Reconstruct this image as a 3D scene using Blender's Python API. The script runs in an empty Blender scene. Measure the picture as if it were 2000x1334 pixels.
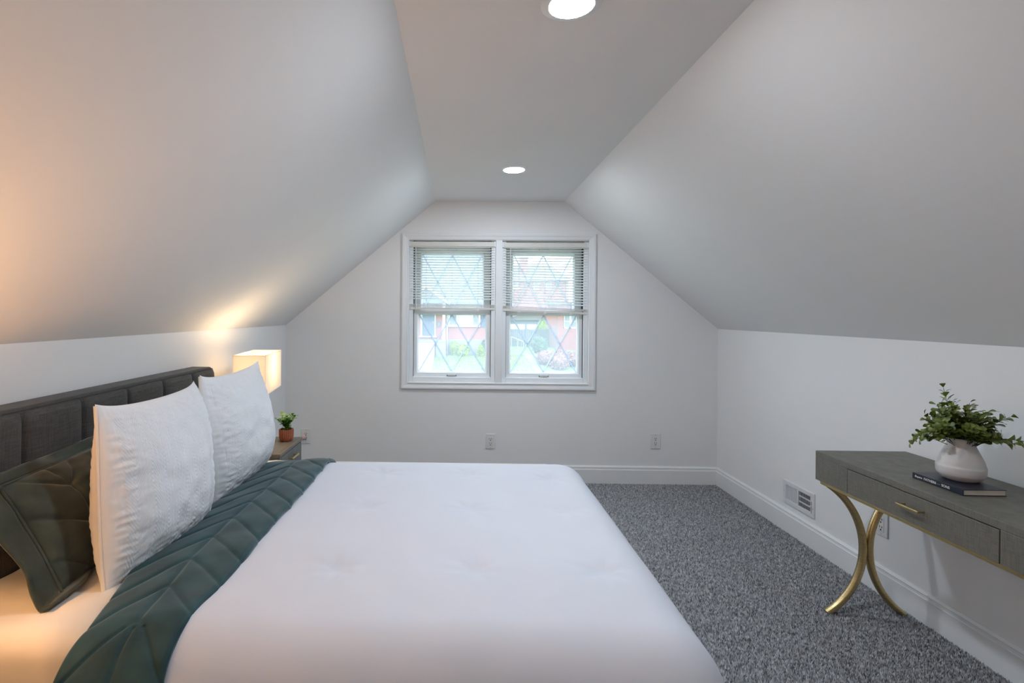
import bpy, bmesh, math, random
import numpy as np
from mathutils import Vector, Matrix, noise
random.seed(7); rng = np.random.default_rng(7)
SC = bpy.context.scene
COL = SC.collection
PI = math.pi

# ------------------------------------------------------------------ camera
TH, PH, H = 0.018, 0.0075, 1.3579
d = Vector((-math.sin(TH), math.cos(TH), 0)); r0 = Vector((math.cos(TH), math.sin(TH), 0)); u0 = Vector((0, 0, 1))
rr = math.cos(PH)*r0 + math.sin(PH)*u0; uu = -math.sin(PH)*r0 + math.cos(PH)*u0
cam = bpy.data.cameras.new('camera'); cam.lens = 18.0; cam.sensor_width = 36.0; cam.sensor_fit = 'HORIZONTAL'
cam.shift_x = (1000-877.85)/2000; cam.shift_y = (612.2-667)/2000
cam.clip_start = 0.02; cam.clip_end = 500
co = bpy.data.objects.new('camera', cam); COL.objects.link(co)
M4 = Matrix.Identity(4)
for i in range(3):
    M4[i][0] = rr[i]; M4[i][1] = uu[i]; M4[i][2] = -d[i]
M4[0][3], M4[1][3], M4[2][3] = 0, 0, H
co.matrix_world = M4
SC.camera = co

# ------------------------------------------------------------------ world, sun, exposure
SC.view_settings.view_transform = 'Standard'; SC.view_settings.look = 'None'
SC.view_settings.exposure = 0.27; SC.view_settings.gamma = 1.0; SC.view_settings.use_curve_mapping = False
SC.cycles.use_denoising = True
SC.cycles.max_bounces = 12; SC.cycles.diffuse_bounces = 8; SC.cycles.transparent_max_bounces = 24
SC.cycles.sample_clamp_indirect = 8.0; SC.cycles.caustics_reflective = False; SC.cycles.caustics_refractive = False
W = bpy.data.worlds.new('sky'); SC.world = W; W.use_nodes = True
nt = W.node_tree; nt.nodes.clear()
sky = nt.nodes.new('ShaderNodeTexSky'); sky.sky_type = 'NISHITA'; sky.sun_disc = False
sky.sun_elevation = math.radians(48); sky.sun_rotation = math.radians(200); sky.air_density = 1.0; sky.dust_density = 2.5
mixw = nt.nodes.new('ShaderNodeMixRGB'); mixw.inputs[0].default_value = 0.6; mixw.inputs[2].default_value = (9, 9.6, 10.4, 1)
bgw = nt.nodes.new('ShaderNodeBackground'); bgw.inputs[1].default_value = 0.64
outw = nt.nodes.new('ShaderNodeOutputWorld')
nt.links.new(sky.outputs[0], mixw.inputs[1]); nt.links.new(mixw.outputs[0], bgw.inputs[0]); nt.links.new(bgw.outputs[0], outw.inputs[0])
sun = bpy.data.lights.new('sun', 'SUN'); sun.energy = 0.6; sun.angle = math.radians(1.5); sun.color = (1, .96, .9)
so = bpy.data.objects.new('sun', sun); COL.objects.link(so)
so.rotation_euler = Vector((0.35, 0.75, -0.75)).to_track_quat('-Z', 'Y').to_euler()
LAMP_W = 4.8        # bedside bulbs
LED = 285.0          # ceiling discs (emission strength)

# ------------------------------------------------------------------ materials
def mat(name, col, rough=.6, metal=0.0, noise_scale=None, noise_amt=.1, bump=None, sheen=0, spec=.5, ramp=None, coords='Object'):
    m = bpy.data.materials.new(name); m.use_nodes = True
    t = m.node_tree; b = t.nodes['Principled BSDF']
    b.inputs['Base Color'].default_value = (*col, 1); b.inputs['Roughness'].default_value = rough
    b.inputs['Metallic'].default_value = metal; b.inputs['Specular IOR Level'].default_value = spec
    if sheen:
        b.inputs['Sheen Weight'].default_value = sheen; b.inputs['Sheen Roughness'].default_value = .35
    tc = t.nodes.new('ShaderNodeTexCoord')
    if noise_scale:
        n = t.nodes.new('ShaderNodeTexNoise'); n.inputs['Detail'].default_value = 5
        if isinstance(noise_scale, (tuple, list)):
            mp = t.nodes.new('ShaderNodeMapping'); mp.inputs['Scale'].default_value = noise_scale
            t.links.new(tc.outputs[coords], mp.inputs[0]); t.links.new(mp.outputs[0], n.inputs['Vector']); n.inputs['Scale'].default_value = 1
        else:
            t.links.new(tc.outputs[coords], n.inputs['Vector']); n.inputs['Scale'].default_value = noise_scale
        cr = t.nodes.new('ShaderNodeValToRGB')
        lo = tuple(c*(1-noise_amt) for c in col); hi = tuple(min(1, c*(1+noise_amt)) for c in col)
        if ramp: lo, hi = ramp
        cr.color_ramp.elements[0].position = .3; cr.color_ramp.elements[1].position = .7
        cr.color_ramp.elements[0].color = (*lo, 1); cr.color_ramp.elements[1].color = (*hi, 1)
        t.links.new(n.outputs['Fac'], cr.inputs[0]); t.links.new(cr.outputs[0], b.inputs['Base Color'])
    if bump:
        n2 = t.nodes.new('ShaderNodeTexNoise'); n2.inputs['Scale'].default_value = bump[0]; n2.inputs['Detail'].default_value = 4
        t.links.new(tc.outputs[coords], n2.inputs['Vector'])
        bp = t.nodes.new('ShaderNodeBump'); bp.inputs['Strength'].default_value = bump[1]; bp.inputs['Distance'].default_value = bump[2] if len(bump) > 2 else .002
        t.links.new(n2.outputs['Fac'], bp.inputs['Height']); t.links.new(bp.outputs[0], b.inputs['Normal'])
    return m

def weave_mat(name, c1, c2, scale, rough=.8, sheen=0, amt=.4):
    """cross-hatched woven cloth: two stretched noises multiplied"""
    m = mat(name, c1, rough, sheen=sheen); t = m.node_tree; b = t.nodes['Principled BSDF']
    tc = t.nodes.new('ShaderNodeTexCoord'); outs = []
    for sc_ in ((scale, scale, scale*.06), (scale*.06, scale*.06, scale), ):
        mp = t.nodes.new('ShaderNodeMapping'); mp.inputs['Scale'].default_value = sc_
        n = t.nodes.new('ShaderNodeTexNoise'); n.inputs['Scale'].default_value = 1; n.inputs['Detail'].default_value = 3
        t.links.new(tc.outputs['Object'], mp.inputs[0]); t.links.new(mp.outputs[0], n.inputs['Vector']); outs.append(n)
    ad = t.nodes.new('ShaderNodeMath'); ad.operation = 'ADD'
    t.links.new(outs[0].outputs['Fac'], ad.inputs[0]); t.links.new(outs[1].outputs['Fac'], ad.inputs[1])
    cr = t.nodes.new('ShaderNodeValToRGB'); cr.color_ramp.elements[0].position = .35; cr.color_ramp.elements[1].position = .65
    hf = t.nodes.new('ShaderNodeMath'); hf.operation = 'MULTIPLY'; hf.inputs[1].default_value = .5
    t.links.new(ad.outputs[0], hf.inputs[0]); t.links.new(hf.outputs[0], cr.inputs[0])
    cr.color_ramp.elements[0].color = (*c1, 1); cr.color_ramp.elements[1].color = (*c2, 1)
    t.links.new(cr.outputs[0], b.inputs['Base Color'])
    bp = t.nodes.new('ShaderNodeBump'); bp.inputs['Strength'].default_value = amt; bp.inputs['Distance'].default_value = .001
    t.links.new(hf.outputs[0], bp.inputs['Height']); t.links.new(bp.outputs[0], b.inputs['Normal'])
    return m

def emit_mat(name, col, s):
    m = bpy.data.materials.new(name); m.use_nodes = True; t = m.node_tree; t.nodes.clear()
    e = t.nodes.new('ShaderNodeEmission'); e.inputs[0].default_value = (*col, 1); e.inputs[1].default_value = s
    o = t.nodes.new('ShaderNodeOutputMaterial'); t.links.new(e.outputs[0], o.inputs[0]); return m

def trans_mat(name, col, tcol, f, clear=None):
    """cloth / glare-veiled glass: diffuse (or clear) mixed with translucent"""
    m = bpy.data.materials.new(name); m.use_nodes = True; t = m.node_tree; t.nodes.clear()
    a = t.nodes.new('ShaderNodeBsdfTransparent' if clear else 'ShaderNodeBsdfDiffuse'); a.inputs[0].default_value = (*col, 1)
    b = t.nodes.new('ShaderNodeBsdfTranslucent'); b.inputs[0].default_value = (*tcol, 1)
    mx = t.nodes.new('ShaderNodeMixShader'); mx.inputs[0].default_value = f
    o = t.nodes.new('ShaderNodeOutputMaterial')
    t.links.new(a.outputs[0], mx.inputs[1]); t.links.new(b.outputs[0], mx.inputs[2])
    if clear:
        g = t.nodes.new('ShaderNodeBsdfGlossy'); g.inputs['Roughness'].default_value = .02
        m2 = t.nodes.new('ShaderNodeMixShader'); m2.inputs[0].default_value = .03
        t.links.new(mx.outputs[0], m2.inputs[1]); t.links.new(g.outputs[0], m2.inputs[2]); t.links.new(m2.outputs[0], o.inputs[0])
    else:
        t.links.new(mx.outputs[0], o.inputs[0])
    return m

def brick_mat(name, c1, c2, mortar, scale):
    m = mat(name, c1, .85); t = m.node_tree; b = t.nodes['Principled BSDF']
    tc = t.nodes.new('ShaderNodeTexCoord'); mp = t.nodes.new('ShaderNodeMapping'); mp.inputs['Rotation'].default_value = (PI/2, 0, 0)
    br = t.nodes.new('ShaderNodeTexBrick'); br.inputs['Scale'].default_value = scale
    br.inputs['Color1'].default_value = (*c1, 1); br.inputs['Color2'].default_value = (*c2, 1); br.inputs['Mortar'].default_value = (*mortar, 1)
    br.inputs['Mortar Size'].default_value = .015
    t.links.new(tc.outputs['Object'], mp.inputs[0]); t.links.new(mp.outputs[0], br.inputs['Vector']); t.links.new(br.outputs[0], b.inputs['Base Color'])
    return m

WALLC = (.80, .805, .81)
M = dict(
 wall=mat('wall_paint', WALLC, .75, noise_scale=3, noise_amt=.012, bump=(180, .05, .0006), spec=.25),
 ceil=mat('ceiling_paint', WALLC, .8, noise_scale=2.2, noise_amt=.012, bump=(160, .06, .0006), spec=.2),
 trim=mat('trim_paint', (.80, .81, .82), .4, noise_scale=8, noise_amt=.012),
 vinyl=mat('window_vinyl', (.80, .815, .83), .35, noise_scale=9, noise_amt=.015),
 gasket=mat('dark_gasket', (.03, .03, .032), .6, noise_scale=60),
 bar=trans_mat('lattice_bar', (.78, .82, .88), (.8, .86, .95), .5),
 pane=trans_mat('glare_veil_glass', (.93, .96, .98), (.80, .89, 1), .14, clear=True),  # translucent share put in to imitate the overexposed white veil outdoors
 slat=trans_mat('blind_slat', (.84, .84, .83), (.82, .84, .84), .42),
 rail=mat('blind_rail', (.72, .70, .66), .45, noise_scale=20, noise_amt=.02),
 latch=mat('latch_metal', (.55, .52, .44), .4, .5, noise_scale=40),
 carpet=mat('carpet_backing', (.085, .085, .09), .95, noise_scale=260, noise_amt=.5, bump=(300, .6, .004)),
 led=emit_mat('led_disc', (.81, .905, 1.0), LED),
 desk=weave_mat('desk_grasscloth', (.108, .101, .081), (.185, .173, .143), 420, .5, amt=.25),
 brass=mat('brushed_brass', (.62, .47, .23), .32, 1.0, noise_scale=(30, 30, 240), noise_amt=.15),
 nstop=mat('nightstand_wood', (.17, .145, .11), .45, noise_scale=(60, 8, 60), noise_amt=.25),
 nsbody=weave_mat('nightstand_grey', (.10, .10, .095), (.16, .16, .15), 380, .5),
 shade=trans_mat('lamp_shade_linen', (.86, .83, .78), (1.0, .94, .84), .42),
 bulb=emit_mat('bulb_glow', (1.0, .74, .42), 24),
 lampbase=mat('lamp_base_metal', (.35, .3, .22), .35, .8, noise_scale=30),
 hb=weave_mat('headboard_tweed', (.042, .042, .042), (.086, .085, .083), 330, .9, sheen=.15, amt=.6),
 linen=mat('white_comforter', (.63, .65, .715), .8, noise_scale=9, noise_amt=.01, bump=(900, .08, .0004), sheen=.1, spec=.2),
 sheet=mat('white_sheet', (.69, .65, .59), .8, noise_scale=9, noise_amt=.015, bump=(40, .12, .004), spec=.2),
 euro=mat('white_textured_sham', (.80, .80, .82), .85, noise_scale=12, noise_amt=.012, bump=(600, .1, .0005), spec=.2),
 hem=mat('sham_hem', (.82, .78, .72), .85, noise_scale=12, noise_amt=.015),
 velvet=mat('green_velvet', (.046, .058, .046), .7, noise_scale=14, noise_amt=.3, sheen=.55, bump=(700, .15, .0006), spec=.25),
 quilt=mat('teal_velvet_quilt', (.020, .058, .066), .7, noise_scale=12, noise_amt=.3, sheen=.4, bump=(700, .15, .0006), spec=.25),
 pot=mat('copper_pot', (.42, .13, .07), .4, .25, noise_scale=25, noise_amt=.15),
 soil=mat('potting_soil', (.03, .02, .015), .95, noise_scale=80, noise_amt=.4),
 succ=mat('bright_green_leaf', (.10, .24, .018), .45, noise_scale=60, noise_amt=.5, ramp=((.03, .11, .008), (.20, .40, .04))),
 leaf=mat('boxwood_leaf', (.05, .095, .02), .42, noise_scale=22, noise_amt=.5, ramp=((.022, .046, .010), (.30, .38, .05))),
 stem=mat('plant_stem', (.05, .06, .022), .6, noise_scale=40, noise_amt=.3),
 vase=mat('stoneware_glaze', (.62, .60, .59), .45, noise_scale=14, noise_amt=.03, bump=(45, .12, .003)),
 bookc=mat('navy_book_cloth', (.012, .015, .028), .38, noise_scale=40, noise_amt=.2),
 pages=mat('book_pages', (.72, .68, .60), .9, noise_scale=(3, 3, 900), noise_amt=.18),
 ink=mat('white_foil', (.85, .84, .80), .5, noise_scale=50, noise_amt=.02),
 ink2=mat('grey_foil', (.16, .22, .34), .5, noise_scale=50, noise_amt=.02),
 plate=mat('outlet_plastic', (.74, .74, .735), .35, noise_scale=30, noise_amt=.01),
 slot=mat('outlet_slot', (.015, .015, .015), .7, noise_scale=30),
 vent=mat('vent_enamel', (.70, .71, .73), .4, noise_scale=25, noise_amt=.015),
 vdark=mat('duct_shade_black', (.012, .013, .018), .9, noise_scale=12),
 pink=mat('pink_charger', (.72, .5, .47), .5, noise_scale=30, noise_amt=.05),
 brick=brick_mat('pale_red_brick', (0.25, 0.075, 0.075), (0.29, 0.11, 0.1), (0.190, 0.159, 0.153), 4.5),
 brick2=brick_mat('red_brick', (0.23, 0.07, 0.066), (0.26, 0.1, 0.092), (0.161, 0.140, 0.135), 4.0),
 white=mat('exterior_white', (0.390, 0.395, 0.400), .6, noise_scale=4, noise_amt=.03),
 conc=mat('concrete', (0.187, 0.191, 0.202), .85, noise_scale=3, noise_amt=.08),
 walk=mat('concrete_walk', (0.343, 0.333, 0.328), .85, noise_scale=2, noise_amt=.05),
 bluedoor=mat('blue_door', (0.048, 0.078, 0.138), .5, noise_scale=6, noise_amt=.15),
 roof=mat('blue_grey_shingle', (0.097, 0.120, 0.144), .85, noise_scale=(1, 14, 14), noise_amt=.10),
 roof2=mat('grey_shingle', (0.124, 0.119, 0.127), .85, noise_scale=(1, 14, 14), noise_amt=.12),
 lawn=mat('lawn_green', (.12, .19, .05), .9, noise_scale=2.5, noise_amt=.25),
 grassb=mat('grass_blade', (.13, .21, .045), .8, noise_scale=3, noise_amt=.3),
 shrub=mat('yellow_green_shrub', (.17, .26, .012), .8, noise_scale=3, noise_amt=.5),
 shrubd=mat('dull_green_shrub', (0.052, 0.105, 0.060), .8, noise_scale=3, noise_amt=.4),
 red=mat('reddish_shrub', (0.172, 0.090, 0.075), .8, noise_scale=3, noise_amt=.4),
 fence=mat('weathered_fence', (0.090, 0.114, 0.138), .8, noise_scale=(20, 20, 2), noise_amt=.2),
 glassd=mat('far_window_glass', (0.131, 0.157, 0.187), .15, noise_scale=2, noise_amt=.2),
 curtain=mat('white_curtain', (0.352, 0.357, 0.362), .8, noise_scale=(30, 30, 1), noise_amt=.12),
 gshed=mat('blue_grey_siding', (0.090, 0.105, 0.135), .7, noise_scale=(1, 1, 20), noise_amt=.1),
)
def tuft_mat():
    m = mat('carpet_yarn', (.1, .1, .1), .95, spec=.1); t = m.node_tree; b = t.nodes['Principled BSDF']
    a = t.nodes.new('ShaderNodeAttribute'); a.attribute_name = 'yarn'; a.attribute_type = 'GEOMETRY'
    cr = t.nodes.new('ShaderNodeValToRGB')
    cr.color_ramp.elements[0].color = (.10, .10, .105, 1); cr.color_ramp.elements[1].color = (.72, .72, .74, 1)
    t.links.new(a.outputs['Fac'], cr.inputs[0]); t.links.new(cr.outputs[0], b.inputs['Base Color']); return m
M['tuft'] = tuft_mat()

# ------------------------------------------------------------------ mesh helpers
class MB:
    def __init__(s): s.v = []; s.f = []
    def add(s, vs, fs):
        o = len(s.v); s.v += [tuple(p) for p in vs]; s.f += [tuple(i+o for i in f) for f in fs]; return s
    def box(s, a, b):
        x0, y0, z0 = a; x1, y1, z1 = b
        return s.add([(x0,y0,z0),(x1,y0,z0),(x1,y1,z0),(x0,y1,z0),(x0,y0,z1),(x1,y0,z1),(x1,y1,z1),(x0,y1,z1)],
                     [(3,2,1,0),(4,5,6,7),(0,1,5,4),(1,2,6,5),(2,3,7,6),(3,0,4,7)])
    def prism(s, poly, axis, a, b):
        """poly: 2-D outline, extruded along axis from a to b; coords fill the other two axes in x,y,z order"""
        n = len(poly)
        def P(p, t): return {'x': (t, p[0], p[1]), 'y': (p[0], t, p[1]), 'z': (p[0], p[1], t)}[axis]
        return s.add([P(p, a) for p in poly]+[P(p, b) for p in poly],
                     [tuple(range(n))[::-1], tuple(range(n, 2*n))]+[(i, (i+1) % n, n+(i+1) % n, n+i) for i in range(n)])
    def lathe(s, prof, n=32, c=(0,0,0), rib=None):
        vs = []; m = len(prof)
        for k in range(n):
            a = 2*PI*k/n
            for i, (r, z) in enumerate(prof):
                q = r*(rib(a, z) if rib else 1)
                vs.append((c[0]+q*math.cos(a), c[1]+q*math.sin(a), c[2]+z))
        fs = [(k*m+i, ((k+1) % n)*m+i, ((k+1) % n)*m+i+1, k*m+i+1) for k in range(n) for i in range(m-1)]
        return s.add(vs, fs)
    def tube(s, pts, r, n=8, closed=False, caps=True):
        pts = [Vector(p) for p in pts]; N = len(pts); vs = []; ref = None
        rad = r if callable(r) else (lambda t: r)
        for i, p in enumerate(pts):
            a = pts[(i-1) % N] if (closed or i > 0) else p; b = pts[(i+1) % N] if (closed or i < N-1) else p
            t = (b-a).normalized()
            if ref is None: ref = Vector((0,0,1)) if abs(t.z) < .9 else Vector((1,0,0))
            x = (ref-t*ref.dot(t)).normalized(); y = t.cross(x); ref = x
            R = rad(i/max(1, N-1))
            for k in range(n):
                an = 2*PI*k/n; vs.append(p+x*(R*math.cos(an))+y*(R*math.sin(an)))
        fs = []
        for i in range(N if closed else N-1):
            for k in range(n):
                j = (i+1) % N; fs.append((i*n+k, i*n+(k+1) % n, j*n+(k+1) % n, j*n+k))
        if caps and not closed: fs += [tuple(range(n))[::-1], tuple((N-1)*n+k for k in range(n))]
        return s.add(vs, fs)
    def grid(s, fn, nu, nv, flip=False):
        vs = [fn(i/nu, j/nv) for i in range(nu+1) for j in range(nv+1)]
        fs = []
        for i in range(nu):
            for j in range(nv):
                q = (i*(nv+1)+j, (i+1)*(nv+1)+j, (i+1)*(nv+1)+j+1, i*(nv+1)+j+1)
                fs.append(q[::-1] if flip else q)
        return s.add(vs, fs)
    def build(s, name, m, parent=None, local=False, bevel=0, smooth=True, angle=35, seg=2):
        me = bpy.data.meshes.new(name)
        off = Vector((0,0,0))
        if parent is not None and not local: off = wloc(parent)
        me.from_pydata([(p[0]-off.x, p[1]-off.y, p[2]-off.z) for p in s.v], [], s.f)
        me.materials.append(m); me.update()
        return link(name, me, parent, bevel, smooth, angle, seg)
def wloc(o):
    v = Vector((0,0,0))
    while o is not None: v += o.location; o = o.parent
    return v
def link(name, me, parent=None, bevel=0, smooth=True, angle=35, seg=2):
    if smooth:
        me.shade_smooth(); me.set_sharp_from_angle(angle=math.radians(angle))
    o = bpy.data.objects.new(name, me); COL.objects.link(o)
    if parent is not None: o.parent = parent
    if bevel:
        b = o.modifiers.new('bevel', 'BEVEL'); b.width = bevel; b.segments = seg; b.limit_method = 'ANGLE'; b.angle_limit = math.radians(40)
    return o
def tag(o, label=None, cat=None, group=None, kind=None):
    if label: o['label'] = label
    if cat: o['category'] = cat
    if group: o['group'] = group
    if kind: o['kind'] = kind
    return o
def thing(name, label, cat, loc=(0,0,0), rz=0, group=None):
    o = bpy.data.objects.new(name, None); COL.objects.link(o); o.location = loc; o.rotation_euler = (0,0,rz); o.empty_display_size = .05
    return tag(o, label, cat, group)
def struct(o, label=None): return tag(o, label, kind='structure')
def bx(name, a, b, m, parent=None, bevel=.002, local=False, seg=2): return MB().box(a, b).build(name, m, parent, local, bevel, seg=seg)
def copy_tree(o, parent=None):
    c = o.copy(); COL.objects.link(c)
    if parent is not None: c.parent = parent
    for ch in list(o.children): copy_tree(ch, c)
    return c
def nz(x, y, z=0): return noise.noise(Vector((x, y, z)))

# ================================================================== ROOM SHELL
XL, XR, D, YF = -1.4156, 2.0924, 4.17, -.45
KL, KR, ZC, CL, CR = 1.252, 1.2484, 2.2706, -.1952, .8484
T = .16
struct(bx('floor', (XL-.1, YF-.1, -.14), (XR+.1, D+.2, -.012), M['carpet'], bevel=0), 'grey carpeted floor')
struct(MB().prism([(XL-T, -.14), (XL, -.14), (XL, KL), (XL-T, KL)], 'y', YF, D).build('wall_left', M['wall']), 'low white knee wall behind the bed')
struct(MB().prism([(XR, -.14), (XR+T, -.14), (XR+T, KR), (XR, KR)], 'y', YF, D).build('wall_right', M['wall']), 'low white knee wall behind the desk')
struct(MB().prism([(XL, KL), (CL, ZC), (CL-.12, ZC+T), (XL-T, KL+.1), (XL-T, KL)], 'y', YF, D).build('ceiling_left', M['ceil'], smooth=False), 'sloped ceiling plane above the bed')
struct(MB().prism([(CR, ZC), (XR, KR), (XR+T, KR), (XR+T, KR+.1), (CR+.12, ZC+T)], 'y', YF, D).build('ceiling_right', M['ceil'], smooth=False), 'sloped ceiling plane above the desk')
# back wall with the window opening
hx0, hx1, hz0, hz1 = -.408, 1.052, .795, 1.957
def sl(x):
    if x < CL: return KL+(x-XL)/(CL-XL)*(ZC-KL)
    if x > CR: return KR+(XR-x)/(XR-CR)*(ZC-KR)
    return ZC
wb = MB()
for y, fl in ((D, 0), (D+.20, 1)):
    polys = [[(XL-T, -.14), (hx0, -.14), (hx0, sl(hx0)+.1), (XL-T, KL+.05)], [(hx1, -.14), (XR+T, -.14), (XR+T, KR+.05), (hx1, sl(hx1)+.1)],
             [(hx0, -.14), (hx1, -.14), (hx1, hz0), (hx0, hz0)], [(hx0, hz1), (hx1, hz1), (hx1, sl(hx1)+.1), (CR, ZC+.1), (CL, ZC+.1), (hx0, sl(hx0)+.1)]]
    for p in polys:
        f = tuple(range(len(p))); wb.add([(q[0], y, q[1]) for q in p], [f[::-1] if fl else f])
rect = [(hx0, hz0), (hx1, hz0), (hx1, hz1), (hx0, hz1)]
for i in range(4):
    a, b = rect[i], rect[(i+1) % 4]
    wb.add([(a[0], D, a[1]), (b[0], D, b[1]), (b[0], D+.2, b[1]), (a[0], D+.2, a[1])], [(3, 2, 1, 0)])
struct(wb.build('wall_back', M['wall'], smooth=False), 'gable end wall around the window')
struct(MB().prism([(XL-T, -.14), (XR+T, -.14), (XR+T, KR+.1), (CR+.1, ZC+T), (CL-.1, ZC+T), (XL-T, KL+.1)], 'y', YF-.15, YF).build('wall_front', M['wall'], smooth=False), 'gable end wall behind the camera')
# flat ceiling with round cut-outs left simple: the lights are surface discs
struct(MB().prism([(CL-.12, ZC), (CR+.12, ZC), (CR+.12, ZC+T), (CL-.12, ZC+T)], 'y', YF, D).build('ceiling', M['ceil'], smooth=False), 'flat strip of ceiling with round lights')

# baseboards: moulded profile
BH, BT = .134, .015
prof = [(0, -.012), (BT, -.012), (BT, BH-.030), (BT*.80, BH-.027), (BT*.72, BH-.016), (BT*.86, BH-.011), (BT*.62, BH-.006), (BT*.40, BH), (0, BH)]
struct(MB().prism([(XR-p, z) for p, z in prof][::-1], 'y', YF, D).build('baseboard_right', M['trim'], angle=25), 'white moulded baseboard under the desk wall')
struct(MB().prism([(XL+p, z) for p, z in prof], 'y', YF, D).build('baseboard_left', M['trim'], angle=25), 'white moulded baseboard behind the bed')
struct(MB().prism([(D-p, z) for p, z in prof][::-1], 'x', XL, XR).build('baseboard_back', M['trim'], angle=25), 'white moulded baseboard under the window wall')

# carpet pile: one uncountable mass of yarn tufts
def carpet():
    sp = .0053; pts = []
    for (x0, x1, y0, y1) in ((.12, XR-.016, .25, D-.016), (XL+.02, .12, 2.45, D-.016)):
        nx = int((x1-x0)/sp); ny = int((y1-y0)/sp)
        gx, gy = np.meshgrid(np.arange(nx)*sp+x0+sp/2, np.arange(ny)*sp+y0+sp/2)
        p = np.stack([gx.ravel(), gy.ravel()], 1)+rng.uniform(-.45*sp, .45*sp, (nx*ny, 2)); pts.append(p)
    p = np.concatenate(pts); n = len(p)
    clump = np.array([noise.noise(Vector((a*60, b*60, 0))) for a, b in p])
    h = .010+.005*rng.random(n)+.003*clump
    la = rng.uniform(0, 2*PI, n)+clump*2; ll = rng.uniform(.001, .0055, n); rot = rng.uniform(0, PI, n); w = rng.uniform(.0034, .0050, n)
    V = np.zeros((n, 4, 3), np.float32)
    for k in range(3):
        a = rot+k*2*PI/3
        V[:, k] = np.stack([p[:, 0]+w*np.cos(a), p[:, 1]+w*np.sin(a), np.full(n, -.013)], 1)
    V[:, 3] = np.stack([p[:, 0]+ll*np.cos(la), p[:, 1]+ll*np.sin(la), -.013+h], 1)
    F = (np.array([[0, 1, 3], [1, 2, 3], [2, 0, 3]])[None]+(np.arange(n)*4)[:, None, None]).reshape(-1)
    me = bpy.data.meshes.new('carpet_pile'); nf = n*3
    me.vertices.add(n*4); me.vertices.foreach_set('co', V.ravel())
    me.loops.add(nf*3); me.loops.foreach_set('vertex_index', F.astype(np.int32))
    me.polygons.add(nf); me.polygons.foreach_set('loop_start', np.arange(0, nf*3, 3, dtype=np.int32)); me.polygons.foreach_set('loop_total', np.full(nf, 3, np.int32))
    me.update(calc_edges=True)
    at = me.attributes.new('yarn', 'FLOAT', 'POINT')
    c = np.clip(.38+.30*clump+rng.normal(0, .22, n), 0, 1); at.data.foreach_set('value', np.repeat(c, 4).astype(np.float32))
    me.materials.append(M['tuft'])
    o = bpy.data.objects.new('carpet_pile', me); COL.objects.link(o)
    tag(o, 'short grey carpet pile covering the floor', 'carpet', kind='stuff')
carpet()

# ================================================================== WINDOW
YW = D
tr = thing('trim_1', None, None, (0, D, 0)); struct(tr, 'white moulded casing around the double window')
ox0, ox1, oz0, oz1 = -.466, 1.109, .741, 2.009
def casing(name, pts_in, pts_out, yb):
    """mitred board with a stepped moulding: bands from the inner edge to the outer edge"""
    m = MB(); st = [(0, .010), (.12, .014), (.16, .011), (.55, .015), (.60, .019), (.85, .021), (1.0, .016)]
    for (t0, d0), (t1, d1) in zip(st, st[1:]):
        q = []
        for t, dd in ((t0, d0), (t1, d1)):
            for k in (0, 1):
                a, b = pts_in[k], pts_out[k]; q.append((a[0]+(b[0]-a[0])*t, yb-dd, a[1]+(b[1]-a[1])*t))
        m.add(q, [(0, 1, 3, 2)])
    for pts, dd in ((pts_in, .010), (pts_out, .016)):
        m.add([(pts[0][0], yb-dd, pts[0][1]), (pts[1][0], yb-dd, pts[1][1]), (pts[1][0], yb+.002, pts[1][1]), (pts[0][0], yb+.002, pts[0][1])], [(0, 1, 2, 3)])
    return m.build(name, M['trim'], tr, angle=15)
I = [(hx0, hz0), (hx1, hz0), (hx1, hz1), (hx0, hz1)]; O = [(ox0, oz0), (ox1, oz0), (ox1, oz1), (ox0, oz1)]
for k in range(4): casing('casing_board', [I[k], I[(k+1) % 4]], [O[k], O[(k+1) % 4]], D)
bx('mullion', (.2985, D-.012, hz0), (.352, D+.15, hz1), M['trim'], tr, .003)
bx('stool_moulding', (hx0, D-.018, hz0-.010), (hx1, D+.012, hz0+.004), M['trim'], tr, .004)
bx('head_moulding', (hx0, D-.006, hz1-.004), (hx1, D+.012, hz1+.004), M['trim'], tr, .002)

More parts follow.
